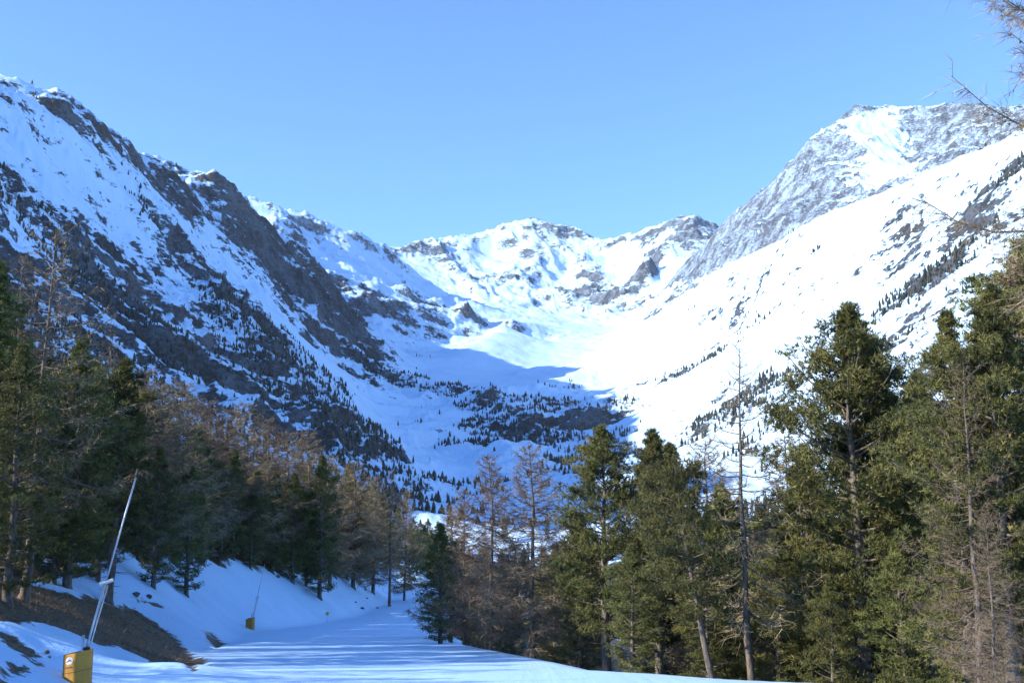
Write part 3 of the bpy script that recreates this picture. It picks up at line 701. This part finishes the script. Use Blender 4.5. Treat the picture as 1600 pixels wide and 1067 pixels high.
GL = 'trees in the shaded forest left of the piste'
LEFT = [   # proto, px, top row, distance or (base row), width, label
 ('lS', 76, 352, 48, 1.1, 'tall bare larch with dark spreading branches standing out at far left'),
 ('lC', 30, 400, 54, 1.0, 'thin pale larch just left of the tall bare one'),
 ('pD', 4, 408, 46, 1.1, 'black looking pine cut by the left border'),
 ('pB', -40, 400, 50, 1.0, 'pine beyond the left border'),
 ('pE', 38, 540, 43, 1.0, 'dark pine in front of the tall bare larch'),
 ('pE', 128, 528, 57, 1.0, 'stone pine with sunlit yellow green top right of the tall bare larch'),
 ('lC', 172, 500, 80, .5, 'very thin larch spire behind the sunlit pine top'),
 ('pB', 190, 562, 62, 1.0, 'stone pine with sunlit top beside the brown larches'),
 ('lB', 232, 579, 84, 1.55, 'leftmost broad brown larch with sunlit crown'),
 ('lB', 285, 598, 98, 1.55, 'second broad brown larch with sunlit crown'),
 ('pE', 300, 722, (938,), 1.0, 'dark pine at the forest edge reaching down to the snow bank'),
 ('pE', 250, 700, (925,), 1.0, 'dark pine directly behind the near snow lance'),
 ('pE', 165, 690, (915,), 1.0, 'black pine left of the near snow lance tube'),
 ('pE', 100, 650, (918,), 1.0, 'black pine low in front of the bare larch trunk'),
 ('pD', 345, 690, (862,), 1.1, 'dark pine between the brown larches above the white bank'),
 ('lB', 330, 626, 128, 1.55, 'larch with sunlit crown above the forest edge pine'),
 ('lB', 385, 630, 138, 1.55, 'brown larch with the widest sunlit crown in the forest row'),
 ('lB', 420, 654, 145, 1.55, 'brown larch right of the widest crowned one'),
 ('lB', 452, 674, 152, 1.55, 'brown larch above the small snow lance'),
 ('lB', 484, 674, 162, 1.55, 'narrow pointed larch with sunlit tip'),
 ('pE', 462, 740, (915,), 1.0, 'dark pine with low skirts above the small snow lance'),
 ('pE', 505, 712, (940,), 0.9, 'dark pine standing lowest on the bank above the yellow marker'),
 ('pE', 545, 728, (908,), 1.0, 'dark pine in the lower half of the forest row'),
 ('lB', 556, 722, 188, 1.55, 'larch with sunlit crown in the lower half of the forest row'),
 ('pE', 585, 752, (898,), 1.0, 'dark pine near the lower end of the forest row'),
 ('lB', 258, 600, 92, 1.5, 'brown larch crown squeezed between the two leftmost broad ones'),
 ('lB', 308, 622, 112, 1.5, 'brown larch crown right of the second broad one'),
 ('lB', 358, 640, 130, 1.5, 'brown larch crown left of the widest crowned one'),
 ('lB', 520, 712, 172, 1.4, 'brown larch crown right of the pointed larch'),
 ('lB', 586, 745, 205, 1.4, 'brown larch crown above the dark pines near the forest end'),
 ('lC', 612, 735, 190, 1.0, 'slender larch near the lower end of the forest row'),
 ('lA', 634, 765, 215, 1.0, 'slender larch at the lower end of the forest row'),
 ('pD', 372, 745, (872,), 1.1, 'dark narrow pine just right of the gap above the white bank'),
 ('pE', 402, 735, (886,), 1.0, 'dark pine behind the tip of the small snow lance'),
 ('pD', 430, 740, (900,), 1.1, 'dark narrow pine right of the small snow lance tip'),
 ('pE', 482, 775, (918,), 0.9, 'dark pine left of the one standing lowest on the bank'),
 ('pD', 526, 770, (905,), 1.1, 'dark narrow pine right of the one standing lowest on the bank'),
 ('pE', 565, 770, (900,), 0.9, 'dark pine above the scatter of stones'),
 ('pD', 605, 785, (892,), 1.1, 'dark narrow pine before the last pine of the forest row'),
 ('pE', 622, 795, (890,), 1.0, 'last dark pine at the lower end of the forest row'),
]
taken = []
for pr, px, py, R, wd, lab in LEFT:
    if isinstance(R, tuple): ux, uy = unproject(px, R[0]); R = math.hypot(ux, uy)
    e = tree_px(pr, px, py, R, lab, GL, wide=wd); taken.append((e.location.x, e.location.y))
SIL_X = [-200, 0, 60, 130, 200, 260, 350, 420, 500, 560, 620, 660]; SIL_Y = [360, 450, 540, 545, 580, 610, 650, 675, 715, 745, 775, 830]
def to_px(x, y, z):
    dy, dz = y*math.cos(PITCH) + (z-CAMZ)*math.sin(PITCH), -y*math.sin(PITCH) + (z-CAMZ)*math.cos(PITCH)
    return CX + F*x/dy, CY - F*dz/dy
spots = []
tries = 0
while len(spots) < 230 and tries < 9000:                                 # the rest of the forest on the hillside
    tries += 1
    y0 = random.uniform(36, 330); tq = 8.0 + 44*random.random()**1.5
    x0 = float(np.interp(y0, LE_Y, LE_X)) - tq
    if x0/y0 < -0.52: continue
    if any((x0-a)**2 + (y0-b)**2 < (1.9 + 0.005*y0)**2 for a, b in spots + taken): continue
    H = random.uniform(9, 15.5); zg = gz(x0, y0)
    px, py = to_px(x0, y0, zg + H)
    lim = np.interp(px, SIL_X, SIL_Y)
    if py < lim: H -= (lim - py + random.uniform(0, 25))*y0/F
    if H < 4.5: continue
    spots.append((x0, y0))
    lar = random.random() < (0.45 if tq > 22 else 0.06)
    tree(random.choice(['lA', 'lB', 'lA', 'lC']) if lar else random.choice(['pE', 'pE', 'pD'] if tq < 16 else ['pA', 'pE', 'pB', 'pD']), x0, y0, H,
         'bare larch deep in the shaded forest left of the piste' if lar else 'dark pine deep in the shaded forest left of the piste', GL, wide=random.uniform(0.95, 1.2))
print('forest', len(spots))
# the same forest goes on outside the left edge of the picture and behind the camera: one mass, nothing of it shows
wood_acc = Acc()
blade_src = {}
for nm in ('pE', 'pA', 'pD'):
    me_ = PR[nm]['parts'][2][1]; co = np.empty(len(me_.vertices)*3, np.float32); me_.vertices.foreach_get('co', co); blade_src[nm] = co.reshape(-1, 3, 3)
def mass_tree(x0, y0, H):
    nm = random.choice(list(blade_src)); B = blade_src[nm]; pick = rs.randint(0, len(B), 1400); T = B[pick].astype(float)
    T = T[:, :1] + (T - T[:, :1])*2.6; a = random.uniform(0, 6.28); ca, sa = math.cos(a), math.sin(a); k_ = H/14.0
    X = (T[..., 0]*ca - T[..., 1]*sa)*k_*1.15; Y = (T[..., 0]*sa + T[..., 1]*ca)*k_*1.15; Z = T[..., 2]*k_
    g = gz(x0, y0) - 0.15
    wood_acc.add(np.stack([X + x0, Y + y0, Z + g], 2).reshape(-1, 3), np.arange(3*len(T)).reshape(-1, 3), np.repeat(rs.uniform(0, .9, len(T)), 3))
    V, Fc = tube([(x0, y0, g - .3), (x0, y0, g + H*0.95)], [0.018*H, 0.01], 6); wood_acc.add(V, Fc, 0.0)
k = 0
while k < 110:
    y0 = random.uniform(-60, 34); tq = 8 + 36*random.random()**1.5; x0 = float(np.interp(y0, LE_Y, LE_X)) - tq
    if x0/max(y0, 1) > -0.60 and y0 > 5: continue
    k += 1; mass_tree(x0, y0, random.uniform(3.5, 6.6))
k = 0; ex = []; tries = 0
while k < 95 and tries < 8000:
    tries += 1
    y0 = random.uniform(24, 115); x0 = -y0*random.uniform(0.53, 0.95); tq = float(np.interp(y0, LE_Y, LE_X)) - x0
    if tq < 9 or tq > 55 or any((x0-a)**2 + (y0-b)**2 < 2.3**2 for a, b in ex + spots): continue
    ex.append((x0, y0)); k += 1
    mass_tree(x0, y0, random.uniform(4.0, 6.4) if y0 < 44 else random.uniform(9, 13))
tag(link('side_forest', wood_acc.mesh('side_forest', M['pine'], False)), 'dense conifer forest going on beyond the left edge of the picture', kind='stuff')
# trees where the piste runs out of sight, and on the slope beyond
for i in range(60):
    y0 = random.uniform(340, 700); 
    side = random.random() < 0.55
    x0 = float(np.interp(y0, LE_Y, LE_X)) - random.uniform(4, 110) if side else float(np.interp(y0, RE_Y, RE_X)) + random.uniform(4, 90)
    lar = random.random() < 0.4
    tree('lA' if lar else random.choice(['pD', 'pB', 'pA']), x0, y0, random.uniform(9, 16),
         'small far larch where the piste runs out of sight' if lar else 'small far pine where the piste runs out of sight', 'far trees along the lower piste', wide=1.1)

for px, py, R, lab in [(641, 818, 400, 'far dark pine at the end of the piste, leftmost of the cluster'), (652, 826, 440, 'far dark pine at the end of the piste, second from the left'), (663, 820, 470, 'far dark pine at the end of the piste, middle of the cluster'), (674, 828, 455, 'far dark pine at the end of the piste, beside the small dense pine'), (657, 812, 560, 'far dark pine at the end of the piste, rearmost of the cluster'), (684, 815, 520, 'far dark pine at the end of the piste, rightmost of the cluster'), (646, 808, 600, 'far dark pine at the end of the piste, tallest of the rear ones'), (669, 810, 590, 'far dark pine at the end of the piste, rear right of the cluster')]:
    tree_px('pE', px, py, R, lab, 'far trees along the lower piste', wide=1.0)
# ------------------------------------------------------------------ dry grass on the thawed bank
poly = [unproject(*p) for p in PATCHES[0]]
pa = np.array(poly); n = 26000
gx = rs.uniform(pa[:, 0].min(), pa[:, 0].max(), n); gy = rs.uniform(pa[:, 1].min(), pa[:, 1].max(), n)
ok = poly_dist(gx, gy, poly) > 0.1; gx, gy = gx[ok], gy[ok]; gzv = near_z(gx, gy)[0] - 0.16
ga = Acc(); P = np.stack([gx, gy, gzv], 1); D = unit(rs.normal(size=P.shape)*np.array([.5, .5, .2]) + np.array([0.35, -0.25, 0.6]))
blades(P, D, 0.08 + 0.30*rs.uniform(0, 1, len(P))**2.0, 0.016, rs.uniform(0, 1, len(P)), ga)
tag(link('dry_grass', ga.mesh('dry_grass', M['grass'], False)), 'brown dry grass on the thawed patch of the left bank', kind='stuff')

# ------------------------------------------------------------------ snow lances
import bmesh
def extrude_ring(pl, z0f, z1f):
    n = len(pl); V = [(a, b, z0f(a)) for a, b in pl] + [(a, b, z1f(a)) for a, b in pl]
    return V, n
def cyl(p0, p1, r0, r1=None, ns=12):
    V, Fc = tube(np.array([p0, p1], float), np.array([r0, r0 if r1 is None else r1]), ns)
    V = np.vstack([V, [p0], [p1]]); n0, n1 = len(V)-2, len(V)-1
    caps = [(n0, (j+1) % ns, j) for j in range(ns)] + [(n1, ns+j, ns+(j+1) % ns) for j in range(ns)]
    return V, np.vstack([Fc, np.array(caps)])
def part(name, pieces, mat, parent, smooth=False):
    a = Acc()
    for V, Fc in pieces: a.add(np.asarray(V, float), np.asarray(Fc))
    return link(name, a.mesh(name, mat, smooth), parent)
def prism_walls(pl, z0f, z1f, flip=False):
    n = len(pl); V = [(a, b, z0f(a)) for a, b in pl] + [(a, b, z1f(a)) for a, b in pl]; Fc = []
    for i in range(n):
        j = (i+1) % n; f = [(i, j, j+n), (i, j+n, i+n)]
        Fc += [t[::-1] for t in f] if flip else f
    return np.array(V), np.array(Fc)
def rounded(pl, r, k=4):
    out = []; n = len(pl)
    for i in range(n):
        p, a, b = np.array(pl[i]), np.array(pl[i-1]), np.array(pl[(i+1) % n])
        u, v = unit(a-p), unit(b-p)
        for t in np.linspace(0, 1, k):
            q0, q1 = p+u*r, p+v*r; out.append(tuple((1-t)**2*q0 + 2*t*(1-t)*p + t*t*q1))
    return out
def lance(px, py, yaw, ht, label, emblem):
    bx_, by_ = unproject(px, py); e = bpy.data.objects.new('snow_lance', None); COL.objects.link(e)
    e.location = (bx_, by_, gz(bx_, by_) - 0.25); e.rotation_euler = (0, 0, yaw)
    tag(e, label, 'snow lance', 'snow lances along the left of the piste')
    pl0 = [(-.37, .16), (-.33, -.12), (.07, -.34), (.35, -.10), (.31, .28), (-.08, .36)]
    po = rounded(pl0, 0.05); pi = rounded([(a*.86, b*.86) for a, b in pl0], 0.04)
    top = lambda a: ht + 0.20*a
    Vr = [(a, b, top(a)) for a, b in po] + [(a, b, top(a)) for a, b in pi]; n = len(po); Fr = []
    for i in range(n):
        j = (i+1) % n; Fr += [(i, j, j+n), (i, j+n, i+n)]
    pad = part('padding', [prism_walls(po, lambda a: -0.1, top), (Vr, Fr)], M['yellow'], e)
    part('lining', [prism_walls(pi, lambda a: 0.3, top, True)], M['dark'], pad)
    seam = [(a*1.012, b*1.012) for a, b in po]
    part('seam', [prism_walls(seam, lambda a: ht*0.52 + .2*a, lambda a: ht*0.52 + 0.012 + .2*a)], M['dark'], pad)
    d = np.array([math.sin(R_(12.3)), 0.06, math.cos(R_(12.3))]); o0 = np.array([-0.03, 0.02, 0.1])
    off = np.array([0.075, 0, -0.02])
    part('foot_post', [cyl((0.10, 0.05, -0.3), (0.10, 0.05, ht + 0.42), 0.035)], M['steel'], e, True)
    part('lower_mast', [cyl(o0, o0 + d*2.75, 0.034)], M['steel'], e, True)
    part('lift_tube', [cyl(o0 + off, o0 + off + d*2.65, 0.020)], M['steel'], e, True)
    c = o0 + d*2.72
    part('clamp', [cyl(c - np.array([.15, .02, .05]), c + np.array([.19, .02, .06]), 0.045, None, 8)], M['white'], e)
    up = part('upper_tube', [cyl(o0 + d*2.6, o0 + d*5.55, 0.026, 0.022)], M['steel'], e, True)
    t = o0 + d*5.55
    part('nozzle_head', [cyl(t - d*0.02, t + d*0.16, 0.042), cyl(t + d*0.16, t + d*0.20, 0.04)], M['dark'], up, True)
    part('valve', [cyl(o0 + d*1.0 + np.array([-.09, -.03, 0]), o0 + d*1.0 + np.array([.09, -.03, 0.02]), 0.035, None, 8)], M['dark'], e)
    if emblem:                                                             # oval badge and a line of script on the left front face
        A, B = np.array([-.33, -.12, 0]), np.array([.07, -.34, 0]); ux = unit(B-A); nrm = np.array([ux[1], -ux[0], 0]); m_ = (A+B)/2
        def face(u, v, lift=0.006): return m_ + ux*u + nrm*lift + np.array([0, 0, ht + 0.20*(m_[0]+ux[0]*u) + v])
        nn = 28; th = np.linspace(0, 2*np.pi, nn, endpoint=False)
        ov = [face(0.02, -0.17)] + [face(0.02 + 0.135*math.cos(a), -0.17 + 0.095*math.sin(a)) for a in th]
        bd = part('badge', [(ov, [(0, i+1, (i+1) % nn + 1) for i in range(nn)])], M['white'], pad)
        zig = [(-.10, -.20), (-.05, -.165), (-.03, -.175), (.012, -.112), (.05, -.165), (.07, -.15), (.125, -.195), (.06, -.188), (.02, -.16), (-.02, -.195)]
        zz_ = [face(0.01, -0.172, 0.009)] + [face(a, b, 0.009) for a, b in zig]
        part('mountain_mark', [(zz_, [(0, i+1, (i+1) % len(zig) + 1) for i in range(len(zig))])], M['ink'], bd)
        us = np.linspace(-0.15, 0.16, 40); sv = -0.335 + 0.012*np.sin(us*75) + 0.006*np.sin(us*170+1)
        V = [face(u, v + 0.010) for u, v in zip(us, sv)] + [face(u, v - 0.010) for u, v in zip(us, sv)]
        part('script_line', [(V, [t for i in range(39) for t in ((i, i+1, i+41), (i, i+41, i+40))])], M['ink'], pad)
    return e
lance(119, 1066, 0.0, 1.00, 'near snow lance, tall grey tube leaning right from a yellow padded base with oval badge', True)
lance(391, 982, 0.5, 1.10, 'small distant snow lance with plain yellow padded base at the foot of the white bank', False)

# ------------------------------------------------------------------ piste marker, skier, stones
mx, my = unproject(511, 972); e = bpy.data.objects.new('piste_marker', None); COL.objects.link(e); e.location = (mx, my, gz(mx, my))
tag(e, 'little yellow disc marker on a thin pole at the left piste edge', 'marker')
part('pole', [cyl((0, 0, -0.2), (0, 0, 1.0), 0.02)], M['steel'], e)
part('disc', [cyl((0, -0.02, 1.0), (0, 0.02, 1.0), 0.20, None, 20)], M['sign'], e)

def skin_body(name, verts, edges, radii, mat, subd=1):
    me = bpy.data.meshes.new(name); me.from_pydata(verts, edges, []); me.materials.append(mat)
    o = link(name, me)
    o.modifiers.new('skin', 'SKIN')
    if not me.skin_vertices: me.skin_vertices.new() if hasattr(me.skin_vertices, 'new') else None
    bmx = bmesh.new(); bmx.from_mesh(me); lay = bmx.verts.layers.skin.verify(); bmx.verts.ensure_lookup_table()
    for i, v in enumerate(bmx.verts): v[lay].radius = (radii[i], radii[i]); v[lay].use_root = (i == 0)
    bmx.to_mesh(me); bmx.free()
    o.modifiers.new('sub', 'SUBSURF').levels = subd; o.modifiers['sub'].render_levels = subd
    return o
kx, ky = unproject(646, 897, 150, 900); kz = gz(kx, ky)
sv = [(0, 0, .92), (0, -.03, 1.2), (0, -.08, 1.42), (0, -.10, 1.53), (0, -.12, 1.66), (0, -.12, 1.76),
      (-.10, 0, .85), (-.14, -.10, .50), (-.14, .02, .08), (-.14, -.14, .05), (.10, 0, .85), (.14, -.10, .50), (.14, .02, .08), (.14, -.14, .05),
      (-.21, -.08, 1.40), (-.30, .02, 1.15), (-.30, -.22, 1.02), (.21, -.08, 1.40), (.30, .02, 1.15), (.30, -.22, 1.02)]
se = [(0,1),(1,2),(2,3),(3,4),(4,5),(0,6),(6,7),(7,8),(8,9),(0,10),(10,11),(11,12),(12,13),(2,14),(14,15),(15,16),(2,17),(17,18),(18,19)]
sr = [.16, .16, .15, .06, .11, .08, .10, .08, .06, .05, .10, .08, .06, .05, .08, .06, .045, .08, .06, .045]
person = skin_body('person', sv, se, sr, M['cloth']); person.location = (kx, ky, kz + 0.02)
tag(person, 'tiny skier in dark clothes crouching slightly on the far lower piste', 'person')
for sx, nm in ((-.14, 'left'), (.14, 'right')):
    prof_ = [(-0.85, 0.0, .04), (-.6, 0, .045), (.5, 0, .045), (.7, .03, .045), (.85, .12, .02)]
    V = [(sx + w_*sgn, -yv, zv + h_) for (yv, zv, w_) in prof_ for sgn in (-1, 1) for h_ in (0, .02)]
    Fc = []
    for i in range(4):
        a = i*4
        for p_, q_ in ((0, 1), (1, 3), (3, 2), (2, 0)): Fc += [(a+p_, a+q_, a+q_+4), (a+p_, a+q_+4, a+p_+4)]
    Fc += [(0, 2, 3), (0, 3, 1), (16, 17, 19), (16, 19, 18)]
    me = mesh_from('ski', V, Fc, False, None, [M['ski']])
    tag(link('ski', me, None, (kx, ky, kz + 0.01)), f'ski under the {nm} foot of the tiny skier', 'ski')

def stone(px, py, sz, label):
    x0, y0 = unproject(px, py); bmx = bmesh.new(); bmesh.ops.create_icosphere(bmx, subdivisions=2, radius=1.0)
    r_ = np.random.RandomState(int(px*7+py))
    ax = unit(r_.normal(size=(7, 3))); dd = r_.uniform(0.55, 0.9, 7)
    for v in bmx.verts:
        p = np.array(v.co)
        for a_, d_ in zip(ax, dd):
            k_ = p @ a_
            if k_ > d_: p = p - a_*(k_-d_)
        v.co = p*np.array([1.25, 0.9, 0.7])*sz*(1 + r_.uniform(-.06, .06))
    me = bpy.data.meshes.new('stone'); bmx.to_mesh(me); bmx.free(); me.materials.append(M['stone'])
    o = link('stone', me, None, (x0, y0, gz(x0, y0) + sz*0.15)); o.rotation_euler = (0, 0, r_.uniform(0, 6))
    tag(o, label, 'stone', 'dark stones lying on the snow bank')
for px, py, sz, lab in [(73, 1021, .10, 'dark stone on the snow left of the near snow lance'), (77, 1028, .06, 'smaller dark stone just below the one left of the near lance'),
    (232, 934, .22, 'grey stone at the forest edge right of the near lance tube'), (213, 931, .28, 'larger grey stone beside a thin trunk right of the near lance tube'),
    (570, 921, .28, 'dark stone highest of the scatter below the forest end'), (573, 935, .25, 'dark stone in the middle of the scatter below the forest end'),
    (566, 951, .30, 'dark stone lowest left of the scatter below the forest end'), (589, 950, .26, 'dark stone rightmost of the scatter below the forest end'),
    (556, 941, .22, 'dark stone leftmost of the scatter below the forest end'), (433, 902, .30, 'dark stone high on the white bank right of the small lance')]:
    stone(px, py, sz, lab)

# ------------------------------------------------------------------ mountain air
zlo, zhi = float(V_ALL[:, 2].min()) - 1.0, float(V_ALL[:, 2].max()) + 30
zlo = min(zlo, -120.0)
hx0, hx1, hy0, hy1 = -9700.0, 9700.0, -700.0, 9900.0
Vh = [(a, b, c) for c in (zlo, zhi) for b in (hy0, hy1) for a in (hx0, hx1)]
Fh = [(0, 2, 3, 1), (4, 5, 7, 6), (0, 1, 5, 4), (2, 6, 7, 3), (0, 4, 6, 2), (1, 3, 7, 5)]
hm = bpy.data.materials.new('air'); hm.use_nodes = True; ht_ = hm.node_tree; ht_.nodes.clear()
ho = ht_.nodes.new('ShaderNodeOutputMaterial'); pv = ht_.nodes.new('ShaderNodeVolumePrincipled')
pv.inputs['Color'].default_value = (0.62, 0.78, 1.0, 1); pv.inputs['Density'].default_value = HAZE; pv.inputs['Anisotropy'].default_value = 0.0
ht_.links.new(pv.outputs[0], ho.inputs['Volume'])
me = mesh_from('haze', Vh, Fh, False, None, [hm])
tag(link('haze', me), 'thin blue mountain air filling the valley', kind='stuff')
